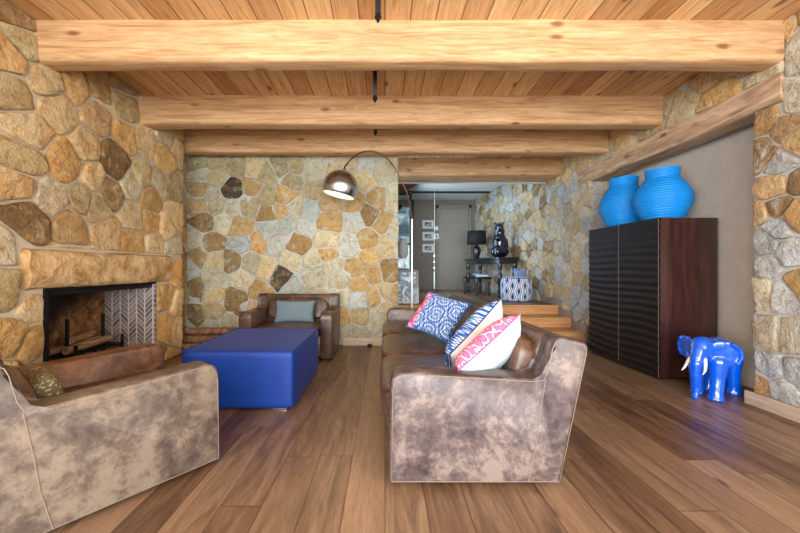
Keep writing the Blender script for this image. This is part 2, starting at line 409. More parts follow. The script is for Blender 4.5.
# chimney breast with the fireplace opening
FY0, FY1, FZ0, FZ1 = 2.69, 4.0, .22, .915
stones('wall_left', (-1.2, 4.52, .0, CZ), onX(XL, left_seeds), lambda u, v, q: (XL+q-.03, u, v), (STONE, MORTAR), spacing=.31, gap=.017, depth=.036,
       holes=[(2.50, 4.27, FZ1-.005, 1.262), (FY0, FY1, FZ0-.2, FZ1+.02)],
       backing=[(-3.4, XL-.02, -4.4, FY0, 0, CZ), (-3.4, XL-.02, FY1, 4.52, 0, CZ), (-3.4, XL-.02, FY0, FY1, FZ1+.03, CZ), (-3.4, XL-.02, FY0, FY1, 0, FZ0-.01)], rs=3)
# alcove between chimney breast and back wall
stones('wall_alcove', (4.5, 5.0, 0, CZ), [], lambda u, v, q: (-2.86+q, u, v), (STONE, MORTAR), spacing=.2, depth=.03,
       backing=[(-3.4, -2.85, 4.53, YB+.35, 0, CZ)], rs=5, pal='bbgot')
stones('wall_back', (-2.84, .19, 0, CZ), onY(YB, back_seeds), lambda u, v, q: (u, YB-q+.015, v), (STONE_BACK, MORTAR_COOL), spacing=.25, gap=.010, depth=.024,
       backing=[(-2.86, .185, YB+.01, YB+.33, 0, CZ)], rs=8, pal='ttcwgc')
# right: pier, stone above the header, wall beyond the niche
NY0, NY1 = 2.85, 5.10
stones('wall_right', (-1.2, NY0, 0, CZ), onX(XR, pier_seeds), lambda u, v, q: (XR-q+.03, u, v), (STONE_COOL, MORTAR_COOL), spacing=.28, gap=.013, depth=.035, holes=[(2.64, 3.0, 2.36, 3.1)],
       backing=[(XR+.02, XR+.6, -4.4, 2.63, 0, CZ), (XR+.02, XR+.6, 2.63, NY0-.005, 0, 2.36)], rs=11, pal='wwctoc')
stones('wall_right_upper', (2.64, 6.4, 2.575, CZ), [], lambda u, v, q: (XR-q+.03, u, v), (STONE, MORTAR_COOL), spacing=.22, gap=.015, depth=.035,
       backing=[(XR+.02, XR+.37, 2.64, 6.5, 2.575, CZ)], rs=12, pal='ttogc', asp=2)
stones('wall_right_hall', (NY1, 6.5, 0, 2.62), [], lambda u, v, q: (XR-q+.03, u, v), (STONE_COOL, MORTAR_COOL), spacing=.2, gap=.012, depth=.035,
       backing=[(XR+.02, XR+.36, NY1+.01, 6.5, 0, 2.574)], rs=13, pal='wwctcgt', asp=1.2)
stones('wall_right_pier_end', (XR+.02, XR+.37, 0, 2.36), [], lambda u, v, q: (u, NY1-q+.02, v), (STONE_COOL, MORTAR_COOL), spacing=.2, gap=.012, depth=.025, rs=14, pal='wwwc')
HX = 2.62                              # hall wall at its far end; the wall runs slightly inward
EY = 10.2; FLZ = .47; HC = 3.08
ang = math.atan2(HX-XR, EY-6.45); L = math.hypot(HX-XR, EY-6.45)
def hallmap(u, v, q):
    return (XR+math.sin(ang)*u-math.cos(ang)*(q-.03), 6.45+math.cos(ang)*u+math.sin(ang)*(q-.03), v)
stones('wall_hall_right', (0, L, 0.3, HC), [], hallmap, (STONE_COOL, MORTAR_COOL), spacing=.19, gap=.012, depth=.045, rs=15, pal='wwctcgtb', asp=1.1,
       cuts=[([(XR+.02, 6.45), (XR+.36, 6.45), (HX+.36, EY), (HX+.02, EY)], 0, HC)])

GREYWALL = plain('taupe_plaster', (188, 180, 168), .9, spec=.2, grain=.05)
HALLWALL = plain('grey_brown_plaster', (132, 124, 114), .9, spec=.2)
WHITE = plain('white_plaster', (214, 216, 214), .9, spec=.2)
struct(MB().box(3.36, 3.6, NY0-.1, NY1+.3, 0, CZ).obj('wall_niche', GREYWALL))
struct(MB().box(3.3, 3.5, NY0-.35, NY0-.01, 0, 2.5).obj('wall_niche_side', GREYWALL))
b = MB(); b.box(XL-.5, XR+.1, -4.4, 6.5, CZ, CZ+.12); struct(b.obj('ceiling', BOARDS))
struct(MB().box(XL-.1, 3.45, -4.4, YB+.3, -.1, 0).box(XL-.3, XL-.1, 4.52, YB+.02, -.1, 0).obj('floor', FLOOR))
struct(MB().box(.185, XR+.05, YB+.3, 5.3, -.1, 0).obj('floor_step_foot', FLOOR))
struct(MB().box(-1.2, 3.2, 6.0, EY+.1, FLZ-.1, FLZ).obj('floor_hall', FLOOR))
struct(MB().box(-1.2, 3.3, EY, EY+.15, 0, HC).obj('wall_hall_end', HALLWALL))
struct(MB().box(-1.2, 3.3, 6.52, EY+.1, HC, HC+.1).obj('ceiling_hall', WHITE))
struct(MB().box(-1.2, -1.08, 5.33, EY, 0, HC).obj('wall_hall_left', HALLWALL))
struct(MB().box(-1.2, XR+.1, 6.46, 6.52, 2.67, HC+.05).obj('wall_hall_bulkhead', WHITE))
# terrace glazing wall behind the camera: frames only in front of the daylight
STEEL = plain('dark_steel', (40, 40, 42), .4, .6)
w1 = MB()
for x in (-2.6, -1.2, .2, 1.6, 2.93): w1.box(x, x+.06, -4.5, -4.44, 0, CZ)
w1.box(XL, XR, -4.5, -4.44, 2.75, CZ); w1.box(XL, XR, -4.5, -4.44, 0, .06)
struct(w1.obj('window_1', STEEL))
# baseboards
BB = wood('limed_baseboard', 1, ((186, 166, 142), (204, 186, 164), (216, 200, 180)), .6, False)
BBX = wood('limed_baseboard_back', 0, ((186, 166, 142), (204, 186, 164), (216, 200, 180)), .6, False)
struct(MB().box(XR-.055, XR-.03, -1.2, NY0+.01, 0, .105, .003).obj('baseboard_right', BB))
struct(MB().box(-.6, .19, YB-.05, YB-.025, 0, .11, .003).obj('baseboard_back', BBX))
HBB = plain('grey_baseboard', (150, 138, 130), .6)
b = MB(); b.prism([(5.1, 0), (5.14, 0), (5.14, .3), (5.52, .3), (5.52, .42), (5.93, .42), (5.93, .58), (6.45, .58), (6.45, .47), (5.9, .3), (5.1, .0)][:9]+[(6.45, .3), (5.1, 0)], XR-.05, XR-.022, 'x')
b.bm.free(); b = MB()
for (a0, a1, zt) in ((5.12, 5.54, .26), (5.54, 5.95, .41), (5.95, 6.45, .57)): b.box(XR-.045, XR-.02, a0, a1, zt-.26, zt)
struct(b.obj('baseboard_steps', HBB))

# ------------------------------------------------ steps
st = thing('steps', 'three light oak steps rising to the hall beside the stone wall', 'steps', (1.6, 5.15, 0))
ys = (5.15, 5.54, 5.95, 6.05); zs = (.16, .315, FLZ)
for k in range(3):
    b = MB(); b.box(.19-1.6, 2.945-1.6, ys[k]-5.15, ys[3]-5.15-(.05 if k == 2 else .05), (zs[k-1] if k else 0)+.001, zs[k]-.025)
    o = b.obj('riser', STEPWOOD, st)
    b = MB(); b.box(.19-1.6, 2.945-1.6, ys[k]-5.15-.02, (ys[k+1] if k < 2 else 6.0)-5.15+.0, zs[k]-.025, zs[k]+.001, .006); b.obj('tread', STEPWOOD, st)

# ------------------------------------------------ ceiling beams
ords = ['nearest and largest in view', 'second from the camera', 'third from the camera, just in front of the stone back wall']
def rough_beam(name, x0, x1, y0, y1, z0, z1, mat, ax=0, seed=0, bev=.04):
    b = MB(); n = 40
    # cross-section loops along the grain with a slight wobble
    loops = []
    A0, A1 = (x0, x1) if ax == 0 else (y0, y1)
    P0, P1 = (y0, y1) if ax == 0 else (x0, x1)
    for i in range(n+1):
        a = A0+(A1-A0)*i/n; w = lambda k: noise.noise(Vector((a*1.3, seed*7.7+k*3.3, k)))*.009
        sec = [(P0+bev*(1-math.sin(q*PI/10))+w(0), z0+bev*(1-math.cos(q*PI/10))) for q in range(6)]
        sec += [(P0+w(0), z1), (P1, z1)]+[(P1-bev*(1-math.sin(q*PI/10))+w(1), z0+bev*(1-math.cos(q*PI/10))) for q in range(5, -1, -1)]
        sec = [(p, z+(w(2) if z < z1 else 0)) for p, z in sec]
        loops += [((a, p, z) if ax == 0 else (p, a, z)) for p, z in sec]
    f = []
    for i in range(n):
        for k in range(14): f.append((i*14+k, i*14+(k+1) % 14, (i+1)*14+(k+1) % 14, (i+1)*14+k))
    f += [tuple(range(14)), tuple(range(n*14, n*14+14))]
    b._add(loops, f); return b.obj(name, mat)
for i, (y, d) in enumerate(((2.615, .155), (3.76, .17), (4.68, .17))):
    o = rough_beam('ceiling_beam', XL-.03 if i < 2 else -2.84, XR-.005, y, y+d+.02, 2.652, CZ, BEAM, 0, i)
    tag(o, 'honey pine ceiling beam, '+ords[i], 'beam')
o = rough_beam('ceiling_beam', .19, XR-.005, 5.90, 6.46, 2.67, CZ, BEAM, 0, 9)
tag(o, 'wide pine beam over the opening to the hall, farthest of the beams', 'beam')
o = rough_beam('header_beam', XR-.01, XR+.25, 2.635, 5.42, 2.362, 2.572, OLDWOOD, 1, 4, .02)
tag(o, 'weathered grey brown timber header running above the niche', 'beam')
DARKW = wood('dark_timber', 1, ((70, 44, 30), (98, 64, 42), (120, 84, 58)), .7, False)
o = MB().prism([(.0, 6.53), (.62, 6.53), (.30, 7.4), (.0, 7.4)], 2.66, 2.85, 'z', .005).obj('ceiling_beam', DARKW)
tag(o, 'short dark timber at the left end of the hall ceiling', 'beam')
struct(MB().box(.3, 2.95, 9.03, 9.1, HC-.04, HC).obj('trim_1', STEEL))

# ------------------------------------------------ iron rods
IRON = plain('black_iron', (26, 24, 24), .5, .5)
for x, y, z1, lab in ((-.045, 2.25, 2.70, 'black iron rod hanging in front of the nearest beam'),
                      (-.086, 3.02, 2.55, 'black iron rod with a diamond tip between the first two beams'),
                      (-.11, 4.05, 2.655, 'black iron rod tip just showing under the second beam')):
    t = thing('ceiling_rod', lab, 'ceiling rod', (x, y, CZ))
    MB().box(-.018, .018, -.005, .005, z1-CZ+.03, 0, .001).obj('rod', IRON, t)
    MB().lathe([(.002, z1-CZ-.028), (.024, z1-CZ+.012), (.008, z1-CZ+.045)], n=4).obj('tip', IRON, t)
    MB().lathe([(.03, -.008), (.03, 0)], n=16).obj('ceiling_plate', IRON, t)

# ------------------------------------------------ fireplace
def chevron():
    t = NT('herringbone_brick'); v = t.coord(); s = t.sep(v)
    u = t.math('DIVIDE', s[0], .185); zz = t.math('MULTIPLY', t.math('ABSOLUTE', t.math('SUBTRACT', t.math('FRACT', u), .5)), .185)
    q = t.math('DIVIDE', t.math('ADD', s[2], zz), .055); k = t.math('FLOOR', q); fr = t.math('FRACT', q)
    half = t.math('FLOOR', t.math('MULTIPLY', u, 2.0))
    r = t.white(t.comb(k, half))
    fu = t.math('FRACT', t.math('MULTIPLY', u, 2.0))
    c = t.mix(r, (96, 84, 82), (150, 132, 124))
    g = t.math('MINIMUM', fr, t.math('MULTIPLY', t.math('MINIMUM', fu, t.math('SUBTRACT', 1.0, fu)), 2.2))
    c = t.mix(t.ramp(g, [(.10, 1.0), (.17, 0.0)]), c, (196, 192, 190))
    t.base(c, .85, .2); t.bump(t.ramp(g, [(.1, 0.0), (.18, 1.0)]), .5, .004); return t.m
CHEV = chevron()
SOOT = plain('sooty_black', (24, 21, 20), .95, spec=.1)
def shaded_sooty_back():
    t = NT('shaded_sooty_stone'); v = t.coord(); s = t.sep(v)
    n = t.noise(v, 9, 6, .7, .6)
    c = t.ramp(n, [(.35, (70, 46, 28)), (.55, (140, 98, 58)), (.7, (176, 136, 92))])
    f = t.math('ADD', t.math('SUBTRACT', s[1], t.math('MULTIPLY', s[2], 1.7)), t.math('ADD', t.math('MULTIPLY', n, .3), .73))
    c = t.mix(t.ramp(t.math('ADD', t.math('MULTIPLY', f, .3), .5), [(.44, .92), (.56, 0.0)]), c, (26, 20, 16))  # diagonal shadow edge painted into the stone colour, together with soot
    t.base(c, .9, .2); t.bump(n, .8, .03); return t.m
FB = -3.18
fp = thing('fireplace', 'open fireplace recess with herringbone brick side set in the stone chimney breast', 'fireplace', (XL-.3, 3.35, 0))
def fpo(b, name, m):
    o = b.obj(name, m, fp); 
    for v in o.data.vertices: v.co -= Vector((XL-.3, 3.35, 0))
    return o
fpo(MB().box(FB, XL-.0, FY1-.03, FY1-.001, FZ0, FZ1+.004), 'brick_side', CHEV)
fpo(MB().box(FB, XL-.0, FY0+.001, FY0+.03, FZ0, FZ1+.004), 'sooty_side', SOOT)
fpo(MB().box(FB-.03, FB, FY0-.03, FY1+.03, FZ0, FZ1+.03), 'back_wall', shaded_sooty_back())
fpo(MB().box(FB, XL-.001, FY0, FY1, FZ1+.005, FZ1+.03), 'flue_slab', SOOT)
fpo(MB().box(FB, XL-.005, FY0, FY1, FZ0-.02, FZ0), 'hearth_slab', plain('ash_grey', (120, 104, 90), .95, grain=.4))
fpo(MB().box(XL-.05, XL-.03, FY0, FY1, FZ1-.035, FZ1+.002, .002), 'steel_rail', IRON)
# the big lintel stone
def lintel():
    V = []; Fc = []; nu, nv = 46, 12; y0, y1, z0, z1 = 2.51, 4.255, .925, 1.255
    idx = {}
    for i in range(nu+1):
        for j in range(nv+1):
            a = i/nu; c = j/nv
            y = y0+(y1-y0)*a; z = z0+(z1-z0)*c
            e = min(a, 1-a)*(y1-y0); f = min(c, 1-c)*(z1-z0)
            z += noise.noise(Vector((y*3, 1.3, c)))*.012*(1 if 0 < c else .3); y += noise.noise(Vector((z*6, 5, a)))*.012
            d = .085*(1-math.exp(-min(e, f)/.018))
            p = Vector((y*4, z*9, 2.2)); d += noise.noise(p)*.03*(1 if min(e, f) > 0 else 0)+noise.noise(p*2.6)*.014*(1 if min(e, f) > 0 else 0)
            if c < .35 and f > 0: d -= .02*(.35-c)/.35
            V.append((XL-.04+d, y, z))
    b = MB(); b._add(V, [(i*(nv+1)+j, (i+1)*(nv+1)+j, (i+1)*(nv+1)+j+1, i*(nv+1)+j+1) for i in range(nu) for j in range(nv)])
    b.box(XL-.12, XL-.035, y0+.01, y1-.01, z0+.006, z1-.005)
    o = b.obj('stone_lintel', None or STONE_LINTEL, angle=35); return o
def lint_mat():
    t = NT('lintel_stone'); v = t.coord()
    n = t.noise(v, 4.5, 7, .68, .8); n2 = t.noise(v, 15, 6, .7, .4)
    c = t.ramp(n, [(.32, (150, 112, 68)), (.48, (196, 158, 108)), (.62, (216, 186, 142)), (.75, (190, 146, 90))])
    c = t.mix(t.ramp(n2, [(.5, 0.0), (.72, .7)]), c, (122, 84, 48)); t.base(c, .8, .3)
    t.bump(t.math('ADD', n, n2), .8, .03); return t.m
STONE_LINTEL = lint_mat()
tag(lintel(), 'long rough ochre lintel stone over the fireplace opening', 'stone lintel')
# grate and logs
g = thing('fire_grate', 'black iron log grate standing in the fireplace', 'grate', (-2.86, 3.35, FZ0))
for y in (-.2, .2):
    MB().box(-.012, .012, y-.012, y+.012, 0, .42, .003).box(-.17, .17, y-.01, y+.01, .09, .11).obj('post', IRON, g)
b = MB()
for k in range(7): b.box(-.16, .16, -.27+k*.09-.006, -.27+k*.09+.006, .10, .115)
b.box(.0, .02, -.3, .3, .085, .10); b.obj('bars', IRON, g)
for y in (-.27, .27):
    MB().box(.13, .15, y-.01, y+.01, 0, .2).obj('leg', IRON, g); MB().box(-.15, -.13, y-.01, y+.01, 0, .1).obj('leg', IRON, g)
BARK = wood('log_bark', 1, ((88, 62, 44), (138, 104, 78), (178, 146, 116)), .9, False)
def log(name, p0, p1, r, lab, group=None, cat='log'):
    p0 = Vector(p0); p1 = Vector(p1); b = MB(); n = 10
    pts = [p0.lerp(p1, i/n)+Vector((0, 0, noise.noise(Vector((i*.6, r*90, p0.y)))*.008)) for i in range(n+1)]
    b.tube(pts, [r*(1+.12*noise.noise(Vector((i*.9, p0.x*9, 3)))) for i in range(n+1)], 12)
    o = b.obj(name, BARK); return tag(o, lab, cat, group)
lg = 'burnt logs in the grate'
log('log', (-2.80, 3.07, .375), (-2.84, 3.60, .38), .036, 'pale split log lying along the front of the fire grate', lg)
log('log', (-2.93, 3.03, .37), (-2.92, 3.66, .375), .035, 'split log lying behind the front log on the fire grate', lg)
log('log', (-2.84, 3.16, .445), (-2.92, 3.50, .45), .033, 'short log resting on top of the other grate logs', lg)
# firewood beside the chimney
for k, (y, z, x1) in enumerate(((4.62, .055, -1.95), (4.74, .055, -1.93), (4.86, .055, -1.97), (4.68, .15, -1.95), (4.80, .15, -1.94), (4.74, .243, -1.96))):
    log('firewood_log', (-2.78, y, z), (x1, y+.01, z), .05, 'firewood log in the %s of the pile beside the chimney breast' % (('bottom row, nearest', 'bottom row, middle', 'bottom row, farthest', 'middle row, nearest', 'middle row, farther', 'top')[k],), 'firewood pile by the chimney')

# ------------------------------------------------ leather seating
def seating(root, Wd, seats, ds=1.0, t=.155, out=LEATHER_OUT, far=None, bc=(.745, .07, .165, .56), sz=.345):
    """local axes: x = depth (front 0, back +), y = width"""
    X = lambda x: x*ds
    side = [(0.005, .022), (.012, .50), (.022, .545), (.05, .573), (.1, .582), (.72, .545), (.775, .55), (.80, .60), (.822, .71), (.835, .742), (.86, .757), (.985, .728), (1.0, .715), (1.003, .69), (.855, .022)]
    side = [(X(a), z) for a, z in side]
    seatW = Wd-2*t
    for s, (a0, a1) in enumerate(((0, t), (Wd-t, Wd))):
        o = MB().prism(side, a0, a1, 'y', .018, 3).obj('arm_panel', (out if s == 0 or far is None else far) if far != 'first' else LEATHER_BRN if s == 0 else out, root, angle=50)
        yo = -.001 if s == 0 else Wd+.001
        yi = (yo+.017) if s == 0 else yo-.017
        ins = [(x+(.012 if x < .4 else -.012*(1 if x > X(.9) else 0)), z+(.012 if z < .1 else -.012)) for x, z in side]
        MB().tube([(x, yo+(.002 if s == 0 else -.002), z) for x, z in ins], 0.0024, 6, closed=True).obj('piping', THREAD, o)
        MB().tube([(X(.785), yo, .545), (X(.755), yo, .36), (X(.735), yo, .2), (X(.70), yo, .04)], .0024, 6).obj('seam', THREAD, o)
    MB().box(X(.03), X(.80), t-.01, Wd-t+.01, .05, .29, .012).obj('seat_base', LEATHER_IN, root)
    bp = [(X(.76), .06), (X(.80), .66), (X(.825), .725), (X(.84), .75), (X(.975), .722), (X(.985), .70), (X(.86), .06)]
    MB().prism(bp, t-.01, Wd-t+.01, 'y', .015, 3).obj('backrest', LEATHER_IN, root)
    cw = seatW/seats
    for k in range(seats):
        yc = t+cw*(k+.5)
        MB().soft((X(.35), yc, sz), (X(.395), cw/2-.003, .09), 7, 12, sag=.018).obj('seat_cushion', LEATHER_IN, root)
        MB().soft((X(bc[0]), yc, bc[3]), (bc[1], cw/2-.004, bc[2]), 5, 12, M=Matrix.Rotation(math.radians(14), 3, 'Y')).obj('back_cushion', LEATHER_IN, root)
    for x in (.07, .78):
        for y in (.08, Wd-.08):
            MB().lathe([(.02, 0), (.028, .012), (.03, .045)], (X(x), y, 0), 14).obj('foot', FOOTW, root)
FOOTW = plain('dark_wood_foot', (70, 40, 28), .4)
sofa = thing('sofa', 'long distressed brown leather sofa with patterned pillows, its end panel facing the camera', 'sofa', (.015, 1.745, 0))
seating(sofa, 2.9, 3)
ch1 = thing('armchair', 'taupe and brown leather armchair at the front left, seen from its side', 'armchair', (0, 0, 0))
fa = math.atan2(-.78, -.62); Wd = .93
ch1.location = (-.925-.78*Wd+.0, 1.98+.62*Wd, 0); ch1.rotation_euler = (0, 0, fa)
seating(ch1, Wd, 1, 1.0, .145, LEATHER_ARM, 'first', (.76, .05, .10, .50), .33)
ch1.scale = (1, 1, .985)
ch2 = thing('armchair', 'brown leather armchair against the stone back wall with a grey blue cushion', 'armchair', (-1.76, 4.12, 0), PI/2)
ch2.location = (-.63, 4.13, 0)
seating(ch2, 1.1, 1, .80, .14, LEATHER_IN, None, (.80, .05, .15, .55), .30)

# ------------------------------------------------ pillows
def ikat(name, pink=True, cells=3.0):
    t = NT(name); c0 = t.new('ShaderNodeTexCoord'); s = t.sep(c0.outputs['UV'])
    u = t.math('MULTIPLY', s[0], cells*1.15); v = t.math('MULTIPLY', s[1], cells)
    ku = t.math('FLOOR', u)
    v = t.math('ADD', v, t.math('MULTIPLY', t.math('MODULO', ku, 2.0), .5))
    fu = t.math('SUBTRACT', t.math('FRACT', u), .5); fv = t.math('SUBTRACT', t.math('FRACT', v), .5)
    jag = t.math('MULTIPLY', t.math('SINE', t.math('MULTIPLY', s[0], 170.0)), .045)
    d = t.math('ADD', t.math('POWER', t.math('ADD', t.math('POWER', t.math('ABSOLUTE', fu), 2.6), t.math('POWER', t.math('ABSOLUTE', t.math('MULTIPLY', fv, .95)), 2.6)), .385), jag)
    B = (30, 92, 170); Wt = (204, 212, 222); Tq = (70, 160, 170)
    c = t.ramp(d, [(0.0, Tq), (.07, B), (.12, Wt), (.18, B), (.30, Wt), (.36, B), (.50, Wt), (.56, B)], 'CONSTANT')
    if pink:
        p = t.ramp(d, [(0.0, (236, 150, 170)), (.2, (228, 70, 128)), (.4, (240, 200, 210)), (.5, (222, 90, 140))], 'CONSTANT')
        c = t.mix(t.math('LESS_THAN', t.math('ADD', s[0], jag), .17), c, p)
    t.base(c, .85, .2); t.bump(t.noise(c0.outputs['UV'], 180, 2), .15, .002); return t.m
def floral():
    t = NT('pink_floral'); c0 = t.new('ShaderNodeTexCoord'); uv = c0.outputs['UV']
    d = t.vor(uv, 11.0); n = t.noise(uv, 22, 3)
    c = t.ramp(t.math('ADD', d, t.math('MULTIPLY', n, .35)), [(0.0, (60, 150, 160)), (.34, (40, 80, 150)), (.40, (240, 226, 230)), (.46, (226, 110, 150)), (.68, (214, 76, 130)), (.76, (240, 222, 228)), (.84, (226, 110, 150))], 'CONSTANT')
    t.base(c, .85, .2); return t.m
IKAT = ikat('blue_ikat_with_pink', True, 2.4); IKAT2 = ikat('blue_ikat', False, 2.2); FLORAL = floral()
LINEN = plain('pale_blue_linen', (184, 198, 208), .9, spec=.2, grain=.15, gscale=200)
LINENW = plain('off_white_linen', (196, 196, 194), .9, spec=.2, grain=.15, gscale=200)
def pillow(name, lab, center, e1, e2, half, T, mf, mb_, edge=None):
    e1 = Vector(e1).normalized(); e2 = Vector(e2); e2 = (e2-e1*e2.dot(e1)).normalized(); nrm = e1.cross(e2)
    R = Matrix((e1, e2, nrm)).transposed()
    h1, h2 = half if isinstance(half, tuple) else (half, half)
    n = 20; bm = bmesh.new(); uvl = bm.loops.layers.uv.new('UVMap'); vv = {}
    for sd in (1, -1):
        for i in range(n+1):
            for j in range(n+1):
                u = -1+2*i/n; v = -1+2*j/n; bd = i in (0, n) or j in (0, n)
                if sd == -1 and bd: vv[(sd, i, j)] = vv[(1, i, j)]; continue
                x = u*h1*(1-.09*(1-v*v)*u*u); y = v*h2*(1-.09*(1-u*u)*v*v)
                z = sd*T*((1-u**4)*(1-v**4))**.55*(1+.06*noise.noise(Vector((u*2, v*2, sd*3+center[0]))))
                if not bd: z += .006*noise.noise(Vector((u*5, v*5, center[1]*3)))
                vv[(sd, i, j)] = bm.verts.new((x, y, z))
    for sd in (1, -1):
        for i in range(n):
            for j in range(n):
                ids = [(i, j), (i+1, j), (i+1, j+1), (i, j+1)]
                if sd < 0: ids.reverse()
                f = bm.faces.new([vv[(sd, a, c)] for a, c in ids]); f.material_index = 0 if sd > 0 else 1; f.smooth = True
                for lp, (a, c) in zip(f.loops, ids): lp[uvl].uv = (a/n, c/n)
    me = bpy.data.meshes.new(name); bm.to_mesh(me); bm.free(); me.materials.append(mf); me.materials.append(mb_)
    o = link(name, me); o.matrix_world = Matrix.Translation(center) @ R.to_4x4()
    tag(o, lab, 'pillow')
    if edge:
        pts = []
        for i in range(n*4):
            k, r = divmod(i, n); a = -1+2*r/n
            u, v = ((a, -1), (1, a), (-a, 1), (-1, -a))[k]
            pts.append((u*h1*(1-.09*(1-v*v)*u*u), v*h2*(1-.09*(1-u*u)*v*v), 0))
        MB().tube(pts, .004, 6, closed=True).obj('piping', edge, o)
    return o
NAVY = plain('navy_trim', (40, 56, 110), .8)
pillow('throw_pillow', 'blue and white ikat pillow with pink edge, leaning at the far part of the sofa', (.47, 3.12, .68), (.32, -.24, -.09), (.25, .2, .32), .215, .07, IKAT, LINEN, plain('blue_trim', (40, 96, 170), .8))
pillow('throw_pillow', 'off white backed pillow with blue ikat front, behind the pink edged one', (.605, 2.40, .57), (.36, .2, .30), (0, -.34, .36), .27, .105, LINENW, IKAT2, NAVY)
pillow('throw_pillow', 'pale blue backed pillow with pink floral front, next to the near sofa arm', (.60, 2.09, .56), (.36, .14, .26), (.05, -.34, .36), .245, .10, LINEN, FLORAL, plain('pink_trim2', (228, 84, 140), .8))
pillow('throw_pillow', 'grey blue plain rectangular cushion on the armchair by the stone back wall', (-1.18, 4.58, .53), (1, 0, 0), (0, .3, .95), (.27, .15), .06, plain('grey_blue_linen', (108, 128, 138), .9, grain=.2, gscale=150), plain('grey_blue_back', (108, 128, 138), .9))
def dots():
    t = NT('dotted_khaki'); c0 = t.new('ShaderNodeTexCoord')
    d = t.vor(c0.outputs['UV'], 26.0); t.base(t.mix(t.ramp(d, [(.25, 1.0), (.4, 0.0)]), (104, 94, 70), (184, 174, 140)), .9, .2); return t.m
DOT = dots()
# scatter pillow on the near armchair
q = ch1.matrix_basis @ Vector((.66, .53, .475))
pillow('throw_pillow', 'khaki dotted cushion tucked into the front left armchair', tuple(q), ch1.matrix_basis.to_3x3() @ Vector((0, 1, 0)), ch1.matrix_basis.to_3x3() @ Vector((.25, 0, 1)), .15, .055, DOT, DOT)

# ------------------------------------------------ ottoman
def velvet(name, col, edge):
    t = NT(name); v = t.coord(); n = t.noise(v, 3, 4)
    c = t.mix(t.ramp(n, [(.35, 0.0), (.65, .5)]), col, edge)
    t.base(c, .55, .4); t.b.inputs['Sheen Weight'].default_value = .12; t.b.inputs['Sheen Roughness'].default_value = .35
    t.b.inputs['Sheen Tint'].default_value = lin((150, 140, 220))+(1,); t.bump(t.noise(v, 220, 2), .08, .002); return t.m
VEL = velvet('royal_blue_velvet', (0, 54, 142), (0, 38, 108))
ot = thing('ottoman', 'large square royal blue velvet ottoman between the armchairs', 'ottoman', (-1.14, 3.21, 0))
b = MB(); b.soft((0, 0, .237), (.437, .52, .224), 26, 14); b.obj('body', VEL, ot)
PIPE = plain('navy_piping', (14, 40, 120), .6)
for z in (.455,):
    MB().tube([(-.425, -.508, z), (.425, -.508, z), (.43, -.50, z), (.43, .50, z), (.425, .508, z), (-.425, .508, z), (-.43, .5, z), (-.43, -.5, z)], .006, 6, closed=True).obj('piping', PIPE, ot)
STL = plain('brushed_steel_foot', (190, 195, 195), .3, .9)
for sx in (-1, 1):
    for sy in (-1, 1): MB().box(sx*.32-.055, sx*.32+.055, sy*.46-.03, sy*.46+.03, 0, .04, .004).obj('foot', STL, ot)

# ------------------------------------------------ arc floor lamp
CHR = plain('polished_steel', (214, 224, 234), .26, 1)
POLE = plain('bright_steel_pole', (228, 228, 226), .45, .7)
LP = Vector((.375, 4.86, 0)); DC = Vector((-.556, 4.36, 2.095))
lamp = thing('arc_floor_lamp', 'arc floor lamp with a shiny steel dome shade, curving over from behind the sofa', 'floor lamp', LP)
MB().box(-.12, .14, -.10, .10, 0.0, .16, .012).obj('base', plain('white_marble', (214, 214, 210), .3), lamp)
MB().tube([(0, 0, .16), (0, 0, 1.78)], .014, 12).obj('pole', POLE, lamp)
pix = [(412, 213, 4.86), (409, 198, 4.86), (404, 186, 4.83), (398, 173, 4.8), (391, 162, 4.75), (382, 154, 4.68), (371, 150.5, 4.62), (361, 152, 4.56), (352, 158, 4.5), (346, 165, 4.44), (342, 172, 4.37)]
pts = [Vector(((a-385)*Y/F, Y, H-(b_-268)*Y/F))-LP for a, b_, Y in pix]
pts[0] = Vector((0, 0, 1.78))
# smooth the arc
for _ in range(2):
    q = [pts[0]]
    for a, b_ in zip(pts, pts[1:]): q += [a*.75+b_*.25, a*.25+b_*.75]
    pts = q+[pts[-1]]
MB().tube(pts, .009, 8).obj('arc', plain('bronze_steel', (120, 96, 80), .3, 1), lamp)
tilt = Matrix.Rotation(math.radians(13), 3, 'Y').to_4x4()
prof = []; r0 = .222
for k in range(0, 19):
    a = math.radians(-24+114*k/18); prof.append((r0*math.cos(a)+.0005, r0*math.sin(a)*1.0))
inner = [(max(.0005, r-.006), z-.004) for r, z in prof]
MT = Matrix.Translation(DC-LP) @ tilt
b = MB(); b.lathe(prof[:14], n=48, M=MT); 
b.bm.free(); b = MB()
n = 48; V = []; Fc = []
full = prof+list(reversed(inner))
for r, z in full:
    for k in range(n):
        a = 2*PI*k/n; V.append(MT @ Vector((r*math.cos(a), r*math.sin(a), z)))
m = len(full)
for i in range(m):
    for k in range(n): Fc.append((i*n+k, i*n+(k+1) % n, ((i+1) % m)*n+(k+1) % n, ((i+1) % m)*n+k))
me = bpy.data.meshes.new('lamp_shade'); me.from_pydata([tuple(v) for v in V], [], Fc)
me.materials.append(CHR); me.materials.append(plain('white_shade_lining', (245, 238, 225), .6))
for p in me.polygons:
    p.use_smooth = True; p.material_index = 1 if p.index//n >= len(prof) else 0
link('lamp_shade', me, lamp)
MB().lathe([(.02, 0), (.02, .03), (.012, .045)], (0, 0, .212), 16, M=MT).obj('shade_cap', CHR, lamp)
t = NT('lit_diffuser'); t.base((255, 240, 220), .5); t.b.inputs['Emission Color'].default_value = (1, .86, .68, 1); t.b.inputs['Emission Strength'].default_value = 1.6
MB().lathe([(.185, .0), (.185, .008)], (0, 0, -.07), 40, M=MT).obj('diffuser', t.m, lamp)
